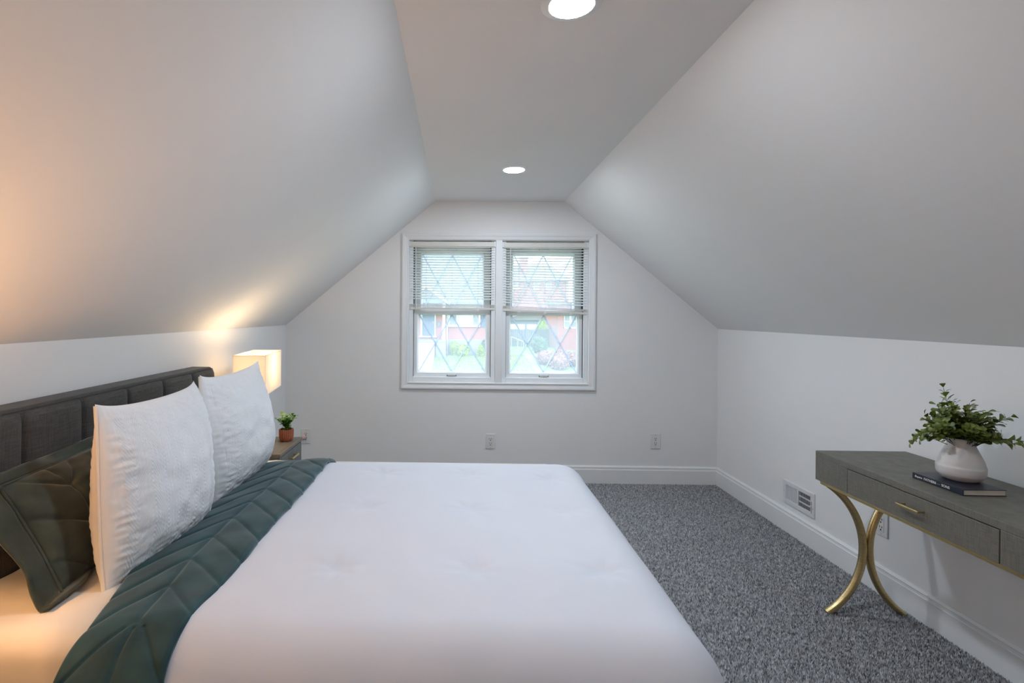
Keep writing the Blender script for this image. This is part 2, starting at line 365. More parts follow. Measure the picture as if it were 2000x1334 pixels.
def window_unit(n, x0, x1, label):
    w = thing('window_%d' % n, None, None, ((x0+x1)/2, D+.06, hz0)); struct(w, label)
    fy0, fy1 = D+.02, D+.16
    fw = .034
    f = MB()
    for a, b in (((x0, fy0, hz0), (x0+fw, fy1, hz1)), ((x1-fw, fy0, hz0), (x1, fy1, hz1)), ((x0+fw, fy0, hz0), (x1-fw, fy1, hz0+.042)), ((x0+fw, fy0+.03, hz1-.03), (x1-fw, fy1, hz1))): f.box(a, b)
    f.build('frame', M['vinyl'], w, bevel=.003)
    g = MB(); e = .0035                                             # dark weather-strip gap beside each sash
    g.box((x0+fw, fy0+.022, hz0+.040), (x0+fw+e, fy1-.01, hz1-.03)); g.box((x1-fw-e, fy0+.022, hz0+.040), (x1-fw, fy1-.01, hz1-.03))
    g.build('weather_strip', M['gasket'], w)
    def sash(yc, z0, z1, st, rb, rt, handle_low):
        a0, a1 = x0+fw+e, x1-fw-e; gx0, gx1, gz0, gz1 = a0+st, a1-st, z0+rb, z1-rt; ch = .012
        m = MB(); Y0, Y1 = yc-.018, yc+.018
        # mitred front: outer ring flat, inner ring bevelled back to the glass
        R0 = [(a0, z0), (a1, z0), (a1, z1), (a0, z1)]; R1 = [(gx0-ch, gz0-ch), (gx1+ch, gz0-ch), (gx1+ch, gz1+ch), (gx0-ch, gz1+ch)]; R2 = [(gx0, gz0), (gx1, gz0), (gx1, gz1), (gx0, gz1)]
        rings = [(R0, Y1), (R0, Y0), (R1, Y0), (R2, yc-.002), (R2, Y1)]
        for (A, ya), (B, yb) in zip(rings, rings[1:]+rings[:1]):
            for k in range(4):
                p, q, r_, s_ = A[k], A[(k+1) % 4], B[(k+1) % 4], B[k]
                m.add([(p[0], ya, p[1]), (q[0], ya, q[1]), (r_[0], yb, r_[1]), (s_[0], yb, s_[1])], [(0, 1, 2, 3)])
        s = m.build('sash', M['vinyl'], w, smooth=False)
        bx('pane', (gx0-.004, yc-.0018, gz0-.004), (gx1+.004, yc+.0012, gz1+.004), M['pane'], s, 0)
        xm = (gx0+gx1)/2; bw = .0056
        for yo, (p, q) in zip((0, .0034, 0, .0034), (((gx0+.004, gz1), (xm, gz0)), ((xm, gz1), (gx0+.004, gz0)), ((xm, gz1), (gx1-.004, gz0)), ((gx1-.004, gz1), (xm, gz0)))):
            v = Vector((q[0]-p[0], q[1]-p[1])).normalized(); nn = Vector((-v.y, v.x))*bw
            poly = [(p[0]+nn.x, p[1]+nn.y), (p[0]-nn.x, p[1]-nn.y), (q[0]-nn.x, q[1]-nn.y), (q[0]+nn.x, q[1]+nn.y)]
            MB().prism(poly, 'y', yc+.002+yo, yc+.0052+yo).build('lattice_bar', M['bar'], s, bevel=.0005)
        hz = z0+rb*.45 if handle_low else z1-rt*.45
        h = MB().box((xm-.036, Y0-.008, hz-.004), (xm+.036, Y0, hz+.010)).box((xm-.046, Y0-.004, hz-.012), (xm+.046, Y0, hz-.003))
        h = h.build('sash_latch', M['vinyl'], s, bevel=.002)
        for sx in (-.034, .034): bx('latch_catch', (xm+sx-.006, Y0-.006, hz-.008), (xm+sx+.006, Y0+.001, hz+.001), M['gasket'], s, .001)
        bx('latch_pull', (xm-.030, Y0-.011, hz-.010), (xm+.030, Y0-.002, hz-.004), M['latch'], s, .001)
        return s
    sash(D+.072, hz0+.034, 1.386, .040, .050, .040, True)
    sash(D+.115, 1.345, hz1-.028, .066, .045, .082, False)
    return w
UN = [(hx0, .2985), (.352, hx1)]
window_unit(1, *UN[0], 'left half of the window with diamond lattice bars')
window_unit(2, *UN[1], 'right half of the window with diamond lattice bars')

# mini blinds, half raised, hanging inside the opening
def blind(x0, x1, ztop, zb0, zb1, label, wand_x):
    yc = D+.026
    t = thing('window_blind', label, 'blind', ((x0+x1)/2, yc, ztop), 0, 'mini blinds in the window')
    bx('headrail', (x0+.012, yc-.016, ztop-.044), (x1-.012, yc+.016, ztop-.006), M['rail'], t, .002)
    bx('headrail_valance', (x0+.014, yc-.0195, ztop-.053), (x1-.014, yc-.0165, ztop-.047), M['rail'], t, .001)
    for xx in (x0+.006, x1-.006): bx('bracket', (xx-.006, yc-.019, ztop-.046), (xx+.006, yc+.018, ztop-.002), M['vinyl'], t, .001)
    # slat profile: shallow crown, tilted
    pitch = .0212; n = int((ztop-.062-max(zb0, zb1)-.012)/pitch); me = None
    for k in range(n):
        zt = ztop-.068-k*pitch
        f = k/max(1, n-1); dz = (zb1-zb0)*f*.9
        if me is None:
            m = MB(); L = (x1-x0)/2-.010; prof_ = []
            for q in (-1, -.5, 0, .5, 1):
                yy = q*.0125; zz = .0016*(1-q*q); a = math.radians(24)
                prof_.append((yy*math.cos(a)-zz*math.sin(a), yy*math.sin(a)+zz*math.cos(a)))
            prof_ += [(p[0], p[1]-.0005) for p in prof_[::-1]]
            m.prism(prof_, 'x', -L, L); o = m.build('slat', M['slat'], t, local=True); me = o.data
        else:
            o = bpy.data.objects.new('slat', me); COL.objects.link(o); o.parent = t
        o.location = (0, 0, zt-ztop+dz*.5); o.rotation_euler = (0, -math.atan2(dz, (x1-x0)), 0)
    # bottom rail and the stack of gathered slats on it
    tilt = -math.atan2(zb1-zb0, x1-x0); zc = (zb0+zb1)/2-ztop; L = (x1-x0)/2-.008
    for k in range(4):
        o = MB().box((-L, -.0125, -.0018), (L, .0125, .0018)).build('stacked_slat', M['rail'], t, local=True, bevel=.0008); o.location = (0, 0, zc-.001-k*.0058); o.rotation_euler = (0, tilt*(1-.08*k), 0)
    o = MB().box((-L, -.0135, -.010), (L, .0135, .010)).build('bottom_rail', M['rail'], t, local=True, bevel=.004); o.location = (0, 0, zc-.034); o.rotation_euler = (0, tilt, 0)
    for q in (.20, .5, .80):
        xx = x0+(x1-x0)*q; zz = zb0+(zb1-zb0)*q
        m = MB()
        for yy in (-.0135, .0135): m.tube([(xx, yc+yy, ztop-.05), (xx, yc+yy, zz-.045)], .0009, 5)
        m.box((xx-.010, yc-.0145, zz-.048), (xx+.010, yc+.0145, zz-.040)); m.build('ladder_cord', M['vinyl'], t)
    MB().tube([(wand_x, yc-.022, ztop-.05), (wand_x+.004, yc-.024, zb0-.045)], .0028, 6).build('tilt_wand', M['vinyl'], t)
    return t
blind(UN[0][0], UN[0][1], 1.950, 1.432, 1.430, 'white mini blind with a level bottom rail in the left half of the window', -.352)
blind(UN[1][0], UN[1][1], 1.945, 1.424, 1.398, 'white mini blind with a sagging crooked bottom rail in the right half of the window', .418)

# ================================================================== CEILING LIGHTS
def ceiling_light(x, y, label):
    t = thing('ceiling_light', label, 'ceiling light', (x, y, ZC), 0, 'recessed ceiling lights')
    MB().lathe([(.0640, -.0040), (.0668, -.0055), (.070, -.0050), (.080, -.0028), (.088, -.0008), (.089, 0)], 48).build('trim_ring', M['trim'], t, local=True, smooth=False)
    MB().lathe([(0, -.0078), (.020, -.0077), (.040, -.0073), (.055, -.0066), (.062, -.0058), (.0655, -.0046)][::-1], 48).build('diffuser', M['led'], t, local=True)
    return t
ceiling_light(.325, 1.512, 'round white ceiling light at the top of the picture, cut by its edge')
ceiling_light(.343, 3.241, 'small round ceiling light nearest the window wall')

# ================================================================== BED
BY = 1.93                                                   # bed centre line
bed = thing('bed', 'dark grey upholstered bed with a channel tufted headboard against the left wall', 'bed', (-.36, BY, 0))
hbx0, hbx1, hbt = -1.405, -1.305, 1.068
hy0, hy1 = 1.15, 2.712
def rounded(y0, y1, z0, z1, R, n=6):
    p = [(y0, z0), (y1, z0)]
    p += [(y1-R+R*math.cos(a), z1-R+R*math.sin(a)) for a in [PI/2*k/n for k in range(n+1)]]
    p += [(y0+R-R*math.cos(a), z1-R+R*math.sin(a)) for a in [PI/2*(n-k)/n for k in range(n+1)]]
    return p
hb = MB().prism(rounded(hy0, hy1, .10, hbt, .045), 'x', hbx0, hbx1).build('headboard', M['hb'], bed, bevel=.008, seg=3)
# puffed vertical channels, one mesh each
seams = [hy0+.012, 1.265, 1.506, 1.749, 1.994, 2.235, 2.482, hy1-.006]
for a, b in zip(seams, seams[1:]):
    def ch(u, v, a=a, b=b):
        y = a+.0025+(b-a-.005)*u; z = .30+(hbt-.010-.30)*v
        e = (1-abs(2*u-1)**5)**.5 if abs(2*u-1) < 1 else 0
        g = (1-max(0, (v-.955)/.045)**2)
        return (hbx1-.004+.026*e*g, y, z)
    MB().grid(ch, 36, 36).build('channel', M['hb'], hb)
MB().tube([(hbx1+.0005, hy0+.03, hbt-.009), (hbx1+.0005, hy1-.035, hbt-.009)], .0022, 6).build('seam_piping', M['hb'], hb)
bx('side_rail', (hbx1, 1.165, .10), (.50, 1.195, .30), M['hb'], bed, .006); bx('side_rail', (hbx1, 2.665, .10), (.50, 2.695, .30), M['hb'], bed, .006)
bx('foot_rail', (.47, 1.195, .10), (.50, 2.665, .30), M['hb'], bed, .006)
for (x, y) in ((-1.2, 1.21), (-1.2, 2.65), (.44, 1.21), (.44, 2.65)): bx('leg', (x-.025, y-.025, -.012), (x+.025, y+.025, .11), M['gasket'], bed, .003)
mat_o = bx('mattress', (-1.285, 1.175, .27), (.50, 2.66, .594), M['sheet'], None, .05, seg=5)
tag(mat_o, 'mattress under a cream white fitted sheet on the dark bed', 'mattress')
# soft creases in the sheet where it shows by the headboard
def sheetf(u, v):
    x = -1.28+.62*u; s_ = 1.80*v; R_ = .058; y0 = 1.168; zt = .600
    if s_ < .24: y, z = y0, .302+s_                              # hangs down the near side
    elif s_ < .24+R_*PI/2:
        a = (s_-.24)/R_; y, z = y0+R_*(1-math.cos(a)), .302+.24+R_*math.sin(a)
    else: y, z = y0+R_+(s_-.24-R_*PI/2), zt
    k = min(1, max(0, (y-y0)/.06))
    z += k*(.004*nz(x*9, y*5)+.003*nz(x*25+3, y*14)+.004*abs(nz(x*6+y*3, y*2+5)))
    y -= (1-k)*.004*abs(nz(x*14, z*3))
    e = max(0, (.04-(2.645-y))/.04); z -= .05*e*e
    return (x, y, z)
so_ = MB().grid(sheetf, 60, 160).build('fitted_sheet', M['sheet'], mat_o, angle=80)

# comforter wrapped over foot and sides
ux, vn, vf = .460, .70, .465
TOP = .655
tufts = [(-.33, 1.42), (-.33, 1.86), (-.33, 2.26), (.05, 1.42), (.05, 1.86), (.05, 2.26), (.40, 1.42), (.40, 1.86), (.40, 2.22)]
def wrap(u, v, lift=0.0):
    """u: distance along the bed (world x on top), v: distance across it from the centre line; returns the draped point"""
    du = max(0, u-ux)
    dv = v-vf if v > vf else (v+vn if v < -vn else 0)
    e = math.hypot(du, dv)
    bu = min(u, ux); bv = max(-vn, min(vf, v))
    if e < 1e-9:
        hor = dr = 0; cx_ = cy_ = 0
    else:
        cx_, cy_ = du/e, dv/e
        Ry = .26 if v > 0 else .15
        R = .15*cx_*cx_+Ry*cy_*cy_; Rz = .17
        R += lift; a = e/R
        if a < PI/2: hor = R*math.sin(a); dr = (Rz+lift)*(1-math.cos(a))
        else: hor = R+.06*(e-R*PI/2); dr = (Rz+lift)+(e-R*PI/2)
    return bu+cx_*hor, BY-.05+bv+cy_*hor, TOP+lift-dr, e
def comf(i, j):
    u = -.655+(.475+.62+.655)*i; v = -1.30+(1.30+1.30)*j
    x, y, z, e = wrap(u, v)
    if z < .09: z = .09
    s = .010*nz(x*2.2, y*2.2, 1)+.005*nz(x*6, y*5, 7)
    for tx, ty in tufts:
        dx, dy = u-tx, (BY-.05+v)-ty; q = dx*dx+dy*dy
        if q < .04:
            an = math.atan2(dy, dx); s -= .011*math.exp(-q/.0016); s += .0035*math.sin(an*7+tx*9)*math.exp(-q/.006)*min(1, q/.0008)
    fold = math.sin(u*14+2*nz(u*2, v*2)) if abs(v) > .7 else math.sin(v*13+2*nz(u*2, v*2))
    s2 = .016*fold*min(1, max(0, (e-.14)/.25))
    return (x+(s2 if u > ux else 0), y+(s2 if abs(v) > .6 else 0), z+s*max(0, 1-e*2))
cm = MB().grid(comf, 150, 200, flip=False).build('comforter', M['linen'], None, angle=80)
so_ = cm.modifiers.new('thick', 'SOLIDIFY'); so_.thickness = .02; so_.offset = -1
tag(cm, 'smooth white tufted comforter draped over the foot of the bed', 'comforter')

# teal quilt folded in a band across the bed
def stitch(s, t, w, per=.145, slope=1.15):
    """depth of quilting: spine lines and curved chevrons meeting on them"""
    tm = w*.52
    a = (s+slope*abs(t-tm)+.35*abs(t-tm)**2)/per; d1 = abs(a-round(a))*per*.75
    d2 = abs(t-tm); dd = min(d1, d2)
    return -math.exp(-(dd/.0055)**2)-.35*math.exp(-(dd/.016)**2)
def quiltf(i, j):
    v = -1.22+2.40*j; ul = -.935+.085*max(0, min(1, (-.42-v)/.30)); w = -.60-ul; t = w*i
    wob = .012*nz(v*3, 3)+.004*nz(v*11, 8)
    u = ul+t+wob*(i)+.010*nz(v*4, 9)*(1-i)
    x, y, z, e = wrap(u, v, .018)
    if z < .12: z = .12
    p = .0044*(1+stitch(v, t, w))+.004*nz(v*9, t*9)-.004
    z += p*max(.2, 1-e*3)
    z -= .045*(1-i)**1.7*max(0, 1-e*3)                        # head side lies lower, on the sheet
    if e > .05: y += (p if v > 0 else -p)
    edge = min(i, 1-i)*w
    if edge < .014: z -= .016*(1-math.sqrt(max(0, 1-((.014-edge)/.014)**2)))
    return (x, y, z)
q = MB().grid(quiltf, 70, 420).build('quilt', M['quilt'], None, angle=80)
so_ = q.modifiers.new('thick', 'SOLIDIFY'); so_.thickness = .020; so_.offset = -1
tag(q, 'dark teal velvet quilt with stitched chevrons folded across the head of the bed', 'quilt')

# ------------------------------------------------------------------ pillows
def frame_of(cx_, cy_, z0, lean, yaw):
    """local (a across, b up, c out of the front) -> world"""
    up = Vector((-math.sin(lean), 0, math.cos(lean))); fr = Vector((math.cos(lean), 0, math.sin(lean))); ac = Vector((0, 1, 0))
    R = Matrix.Rotation(yaw, 3, 'Z'); up, fr, ac = R@up, R@fr, R@ac; o = Vector((cx_, cy_, z0))
    return lambda a, b, c: o+ac*a+up*b+fr*c
def outline(u, v, W_, Hh, pin, side=None):
    """u,v in [-1,1] -> flat pillow outline with drawn-in sides"""
    return W_/2*u*(1-(pin if side is None else side)*(1-v*v)), Hh/2*v*(1-pin*(1-u*u))+Hh/2
def zig(s, t):
    """chevron ribs of the woven sham"""
    P, N = .096, .0125
    tri = abs((s/P) % 1-.5)*P
    k = (t+tri*1.9)/N; f = k % 1
    rib_ = min(1, max(0, 3.2*(.5-abs(f-.5))-.35))
    # ribs of alternate chevrons broken into short floats
    row = math.floor((t+tri*1.9)/.05)
    if row % 2: rib_ *= .45+.55*(1 if (s/.0115) % 1 < .62 else 0)
    return rib_
def euro(name, label, cy_, cx_, z0, lean, yaw, W_, Hh, th, seed, fold, shift=0.0):
    X0 = frame_of(cx_, cy_, z0, lean, yaw)
    X = lambda a, b, c: X0(a+shift*b/Hh, b, c)
    def shell(sgn, n, rel):
        def fn(i, j):
            u = math.sin((i-.5)*PI)*.35+(2*i-1)*.65; v = math.sin((j-.5)*PI)*.35+(2*j-1)*.65
            a, b = outline(u, v, W_, Hh, .022, -.035)
            prof_ = ((1-abs(u)**2.4)*(1-abs(v)**2.2))**.55 if abs(u) < 1 and abs(v) < 1 else 0
            c = sgn*th/2*prof_*(1.12-.22*v)
            c += prof_*(.014*nz(u*1.7+seed, v*1.7, seed)+.006*nz(u*4+seed, v*5, seed+3))*sgn
            ed = 1-max(abs(u), abs(v))
            c += sgn*.006*nz(u*9+seed, v*16, 2)*min(1, ed*8)*(1-min(1, ed*2.2))
            if rel and u > -1+.13:
                amp = .0028*min(1, ed*9)*(.55+.45*min(1, (u+.87)*3))
                wv = .0022*nz(a*14, b*22, seed)
                c += amp*zig(a+wv+.02, b+wv*1.2)
            elif rel:
                c += .0012*nz(u*30, v*5, seed)
            # ears at the top corners, and a slump of the top edge
            if v > 0: b -= .010*(1-u*u)*v*v
            b += .012*abs(u)**6*max(0, v)**6
            c += fold*abs(u)**5*max(0, v)**4*(1 if u > 0 else .4)
            return X(a, b, c)
        return MB().grid(fn, n, n, flip=(sgn < 0))
    p = shell(1, 250, True).build(name, M['euro'], None, angle=80)
    tag(p, label, 'pillow', 'white textured euro pillows')
    shell(-1, 60, False).build('back_panel', M['hem'], p, angle=80)
    # plain hem strip down the near edge
    def strip(i, j):
        v = (2*j-1)*.985; a, b = outline(-.998+.001*i, v, W_, Hh, .022, -.035); th_ = (i-.5)*2
        a -= .004*math.cos(th_*1.4); 
        if v > 0: b -= .022*0
        return X(a, b+.012*max(0, v)**6-(0 if v < 0 else 0), th_*.006+fold*.4*max(0, v)**4)
    MB().grid(strip, 4, 60).build('hem', M['hem'], p, angle=80)
    return p
euro('euro_pillow', 'white chevron textured square pillow in front, nearer the camera, overlapping the green one', 1.625, -.940, .590, math.radians(9), math.radians(-2), .530, .497, .19, 3.1, -.02, .075)
euro('euro_pillow', 'white chevron textured square pillow behind the other, nearest the lamp', 2.280, -.955, .602, math.radians(7), math.radians(2), .62, .50, .19, 8.4, .01, .0)

def green_pillow():
    cy_, W_, Hh, th = 1.632, .60, .325, .165
    X = frame_of(-1.082, cy_, .611, math.radians(29), math.radians(7))
    fl, flt = .08, .035
    def shell(sgn, nn, mm):
        def fn(i, j):
            u = 2*i-1; v = 2*j-1
            a, b = outline(u, v, W_, Hh, .035)
            pr = ((1-abs(u)**2.6)*(1-abs(v)**2.4))**.6 if abs(u) < 1 and abs(v) < 1 else 0
            c = sgn*th/2*pr+sgn*pr*(.012*nz(u*2+1, v*2, 4)+.006*nz(u*5, v*6, 8))
            if sgn > 0: c += .007*(1+stitch(b+.02, (a+W_/2), .30, .13, -.75))*min(1, pr*2)-.008*min(1, pr*2)
            return X(a, b, c)
        return MB().grid(fn, nn, mm, flip=(sgn < 0))
    p = shell(1, 150, 100).build('green_pillow', M['velvet'], None, angle=80)
    tag(p, 'dark green velvet quilted pillow leaning on the headboard behind the white ones', 'pillow')
    shell(-1, 30, 20).build('back_panel', M['velvet'], p, angle=80)
    # wide floppy flange on the four sides
    def ring(k):
        pts = []
        for side in range(4):
            for q_ in range(24):
                f = q_/24*2-1
                u, v = ((f, -1), (1, f), (-f, 1), (-1, -f))[side]
                a, b = outline(u, v, W_, Hh, .035)
                sa = 1+2*fl*k/W_; sb = 1+2*flt*k/Hh
                aa = a*sa; bb = (b-Hh/2)*sb+Hh/2
                c = .007*math.sin(f*7+side*2)*k+.020*k*nz(u*3+5, v*3, 1)
                if v < -.5 and bb < .0:                              # bottom flange folds forward on the sheet
                    c += .022*k*(1+.5*math.sin(f*6))*min(1, max(0, (.35-f)*2)); bb = bb*.18
                pts.append(X(aa, bb, c))
        return pts
    N = 96; m = MB(); rings = [ring(k/5) for k in range(6)]
    for k in range(6): m.v += [tuple(x) for x in rings[k]]
    for k in range(5): m.f += [(k*N+i, k*N+(i+1) % N, (k+1)*N+(i+1) % N, (k+1)*N+i) for i in range(N)]
    f_ = m.build('flange', M['velvet'], p, angle=80)
    s_ = f_.modifiers.new('thick', 'SOLIDIFY'); s_.thickness = .007; s_.offset = 0
    MB().tube([Vector(q_)+Vector((.006, 0, 0)) for q_ in ring(.03)], .0042, 6, closed=True).build('piping', M['velvet'], p, angle=80)
    return p
green_pillow()

# ================================================================== NIGHTSTANDS, LAMPS
def nightstand(label, cy_):
    x0, x1, y0, y1 = -1.395, -.945, cy_-.195, cy_+.195
    t = thing('nightstand', label, 'nightstand', ((x0+x1)/2, cy_, 0), 0, 'nightstands beside the bed')
    bx('tabletop', (x0, y0, .580), (x1, y1, .600), M['nstop'], t, .0025)
    c = MB().box((x0+.006, y0+.006, .452), (x1-.022, y1-.006, .580)); c.build('carcass', M['nsbody'], t, bevel=.002)
    for a, b in ((y0+.006, y0+.028), (y1-.028, y1-.006)): bx('face_stile', (x1-.022, a, .452), (x1-.004, b, .580), M['nsbody'], t, .001)
    dr = bx('drawer', (x1-.021, y0+.031, .460), (x1-.003, y1-.031, .574), M['nsbody'], t, .002)
    hm = MB().tube([(x1+.020, cy_-.055, .536), (x1+.020, cy_+.055, .536)], .0055, 8)
    hm.box((x1-.004, cy_-.045, .532), (x1+.020, cy_-.037, .540)).box((x1-.004, cy_+.037, .532), (x1+.020, cy_+.045, .540))
    hm.build('drawer_pull', M['brass'], dr)
    for xx in (x0+.025, x1-.03):
        for yy in (y0+.025, y1-.025): bx('leg', (xx-.014, yy-.014, -.01), (xx+.014, yy+.014, .454), M['brass'], t, .002)
    return t
nightstand('grey one drawer nightstand under the glowing lamp by the window wall', 2.905)
nightstand('grey one drawer nightstand at the near side of the bed, past the left picture edge', .81)

def lamp(label, cx_, cy_, rz):
    t = thing('table_lamp', label, 'lamp', (cx_, cy_, .60), rz, 'bedside lamps')
    bx('base', (-.055, -.055, 0), (.055, .055, .022), M['lampbase'], t, .004, local=True)
    MB().lathe([(.012, .022), (.034, .05), (.045, .11), (.034, .18), (.012, .23), (.008, .25), (.008, .34)], 24).build('stem', M['lampbase'], t, local=True)
    hx, hy, z0, z1, th = .086, .208, .300, .520, .0016
    s = MB()
    for a, b in (((-hx, -hy, z0), (-hx+th, hy, z1)), ((hx-th, -hy, z0), (hx, hy, z1)), ((-hx+th, -hy, z0), (hx-th, -hy+th, z1)), ((-hx+th, hy-th, z0), (hx-th, hy, z1))): s.box(a, b)
    sh = s.build('lamp_shade', M['shade'], t, local=True, smooth=False)
    for z in (z0, z1):
        MB().tube([(-hx, -hy, z), (hx, -hy, z), (hx, hy, z), (-hx, hy, z)], .0018, 6, closed=True).build('shade_rim', M['shade'], sh, local=True)
    m = MB()
    for a in (0, PI/2, PI, 3*PI/2):
        m.tube([(0, 0, .345), (hx*.98*math.cos(a), hy*.98*math.sin(a), .345)], .0015, 5)
    m.build('shade_spider', M['lampbase'], t, local=True)
    bulb = MB().lathe([(0, .340), (.012, .342), (.014, .362), (.028, .395), (.030, .412), (.024, .432), (.010, .443), (0, .445)], 16).build('bulb', M['bulb'], t, local=True)
    return t
def lamp_light(cx_, cy_, k, col):
    L = bpy.data.lights.new('bulb_light', 'POINT'); L.energy = LAMP_W*k; L.color = col; L.shadow_soft_size = .03
    o = bpy.data.objects.new('bulb_light', L); COL.objects.link(o); o.location = (cx_, cy_, .60+.475)
lamp('glowing table lamp with a rectangular white shade behind the pillows by the window wall', -1.165, 2.967, math.radians(8)); lamp_light(-1.165, 2.967, .50, (1.0, .70, .42))
lamp('glowing table lamp at the near side of the bed, past the left picture edge', -1.165, .81, 0); lamp_light(-1.165, .81, 2.6, (1.0, .50, .19))

def leaf_mesh(L, Wd, cup=.25, n=3):
    """obovate leaf lying along +x, blade up +z, about twenty triangles"""
    m = MB(); ws = [0, .32, .62, .92, 1.0, .72, 0]; xs = [0, .18, .40, .62, .78, .93, 1.0]
    vs = []
    for x, w in zip(xs, ws):
        z = .10*math.sin(x*PI)-.12*x*x
        vs += [(x*L, -w*Wd/2, (z+cup*w*.35)*Wd), (x*L, 0, z*Wd), (x*L, w*Wd/2, (z+cup*w*.35)*Wd)]
    fs = []
    for k in range(6):
        for c in (0, 1): fs.append((3*k+c, 3*k+3+c, 3*k+4+c, 3*k+1+c))
    m.add(vs, fs); return m

# small copper pot plant on the far nightstand
pp = thing('potted_plant', 'small green succulent in a ribbed copper pot on the nightstand', 'plant', (-1.012, 3.005, .60))
rib = lambda a, z: 1+.035*math.cos(a*22)
MB().lathe([(0, 0), (.030, 0), (.036, .006), (.0405, .03), (.041, .064), (.040, .069), (.036, .069), (.036, .060)], 132, rib=rib).build('pot', M['pot'], pp, local=True)
MB().lathe([(0, .061), (.0365, .060)], 24).build('soil', M['soil'], pp, local=True)
for k in range(14):
    a = k*2*PI/14+.3*random.random(); lean = random.uniform(.35, 1.0); hh = random.uniform(.055, .095)
    if k in (0, 6): hh = .10
    dx, dy = math.cos(a)*lean, math.sin(a)*lean
    pts = [(dx*.03*s+dx*.045*s*s, dy*.03*s+dy*.045*s*s, .058+hh*s*(1-.1*s)) for s in [q_/6 for q_ in range(7)]]
    st = MB().tube(pts, lambda t_: .0022*(1-.5*t_), 5).build('sprig', M['succ'], pp, local=True)
    lm = MB(); base = leaf_mesh(.027, .021)
    for q_ in range(11):
        f = .15+.85*q_/10; i0 = min(5, int(f*6)); P = Vector(pts[i0]).lerp(Vector(pts[i0+1]), f*6-i0)
        R = Matrix.Rotation(q_*2.4+a, 4, 'Z')@Matrix.Rotation(-random.uniform(.2, .9), 4, 'Y')
        lm.add([P+(R@Vector(v)) for v in base.v], base.f)
    lm.build('leaf_cluster', M['succ'], st, local=True, angle=60)

# ================================================================== OUTLETS, VENT
def outlet(label, loc, rz, s=1.0, w=.079, h=.121):
    """built facing -y, plate centred on its loc"""
    t = thing('wall_outlet', label, 'outlet', loc, rz, 'white wall outlets')
    bx('cover_plate', (-w/2, -.0065, -h/2), (w/2, 0.0004, h/2), M['plate'], t, .003, local=True)
    bx('receptacle', (-.0175, -.0085, -.036), (.0175, -.004, .036), M['plate'], t, .0015, local=True)
    for zc in (-.0185, .0185):
        for xx in (-.0065, .0065): bx('slot', (xx-.0015, -.0092, zc), (xx+.0015, -.0080, zc+.010), M['slot'], t, 0, local=True)
        MB().add([(.0038*math.cos(a), -.0090, zc-.009+.0042*math.sin(a)) for a in [2*PI*k/10 for k in range(10)]]+[(.0038*math.cos(a), -.0082, zc-.009+.0042*math.sin(a)) for a in [2*PI*k/10 for k in range(10)]],
                 [tuple(range(10))[::-1]]+[(k, (k+1) % 10, 10+(k+1) % 10, 10+k) for k in range(10)]).build('ground_hole', M['slot'], t, local=True)
    for zc in (-.048, .048): MB().add([(.003*math.cos(a), -.0072, zc+.003*math.sin(a)) for a in [2*PI*k/10 for k in range(10)]], [tuple(range(10))[::-1]]).build('screw', M['latch'], t, local=True)
    return t
outlet('white duplex outlet below the middle of the window', (.266, D, .321), 0)
outlet('white duplex outlet on the window wall near the right corner', (1.596, D, .338), 0)
outlet('white duplex outlet with a charger in it beside the nightstand', (-1.242, D, .346), 0)
outlet('white duplex outlet on the right wall behind the desk leg', (XR, 2.557, .338), -PI/2, w=.074, h=.119)
ch_ = thing('phone_charger', 'pale pink charger plug with a thin white cable in the outlet by the nightstand', 'charger', (-1.252, D-.008, .336))
bx('plug', (-1.268, D-.042, .330), (-1.240, D-.009, .356), M['pink'], ch_, .005)
bx('cable_relief', (-1.275, D-.036, .318), (-1.255, D-.016, .334), M['pink'], ch_, .004)
MB().tube([(-1.265, D-.028, .322), (-1.270, D-.034, .29), (-1.276, D-.045, .22), (-1.281, D-.05, .10), (-1.285, D-.055, .008), (-1.27, D-.12, .006)], .0028, 6).build('cable', M['plate'], ch_)

vt = thing('floor_vent', 'white metal air register with half its louvres open low on the right wall', 'vent', (XR, 3.172, .243))
vy0, vy1, vz0, vz1 = 3.030, 3.316, .171, .316
fr = MB()
def ringbox(m, y0, y1, z0, z1, Y0, Y1, Z0, Z1, xa, xb):
    for a, b in (((xa, Y0, Z0), (xb, y0, Z1)), ((xa, y1, Z0), (xb, Y1, Z1)), ((xa, y0, Z0), (xb, y1, z0)), ((xa, y0, z1), (xb, y1, Z1))): m.box(a, b)
ringbox(fr, 3.062, 3.290, .200, .290, vy0, vy1, vz0, vz1, XR-.008, XR+.0004); fr.box((XR-.008, 3.170, .200), (XR, 3.180, .290))
fr.build('frame', M['vent'], vt, bevel=.002)
bx('duct_shade', (XR-.0012, 3.062, .200), (XR-.0004, 3.170, .290), M['vdark'], vt, 0)  # flat black sheet on the wall, standing in for shade inside the duct
bx('closed_damper', (XR-.0035, 3.180, .200), (XR-.0015, 3.290, .290), M['vent'], vt, 0)
for a0, a1, mm, tl in ((3.064, 3.168, 'vdark', .0011), (3.184, 3.286, 'vent', .0016)):
    for k in range(9):
        y = a0+(a1-a0)*(k+.5)/9
        bx('louvre', (XR-.0052 if mm == 'vdark' else XR-.0075, y-tl, .201), (XR-.0036 if mm == 'vdark' else XR-.002, y+tl, .289), M['vent'], vt, 0)
for z in (.228, .262): bx('damper_blade', (XR-.004, 3.063, z-.004), (XR-.002, 3.169, z+.004), M['vent'], vt, 0)
bx('lever_slot', (XR-.0086, 3.052, .195), (XR-.0078, 3.055, .265), M['slot'], vt, 0)
bx('lever', (XR-.022, 3.050, .236), (XR-.008, 3.057, .241), M['vent'], vt, .001)
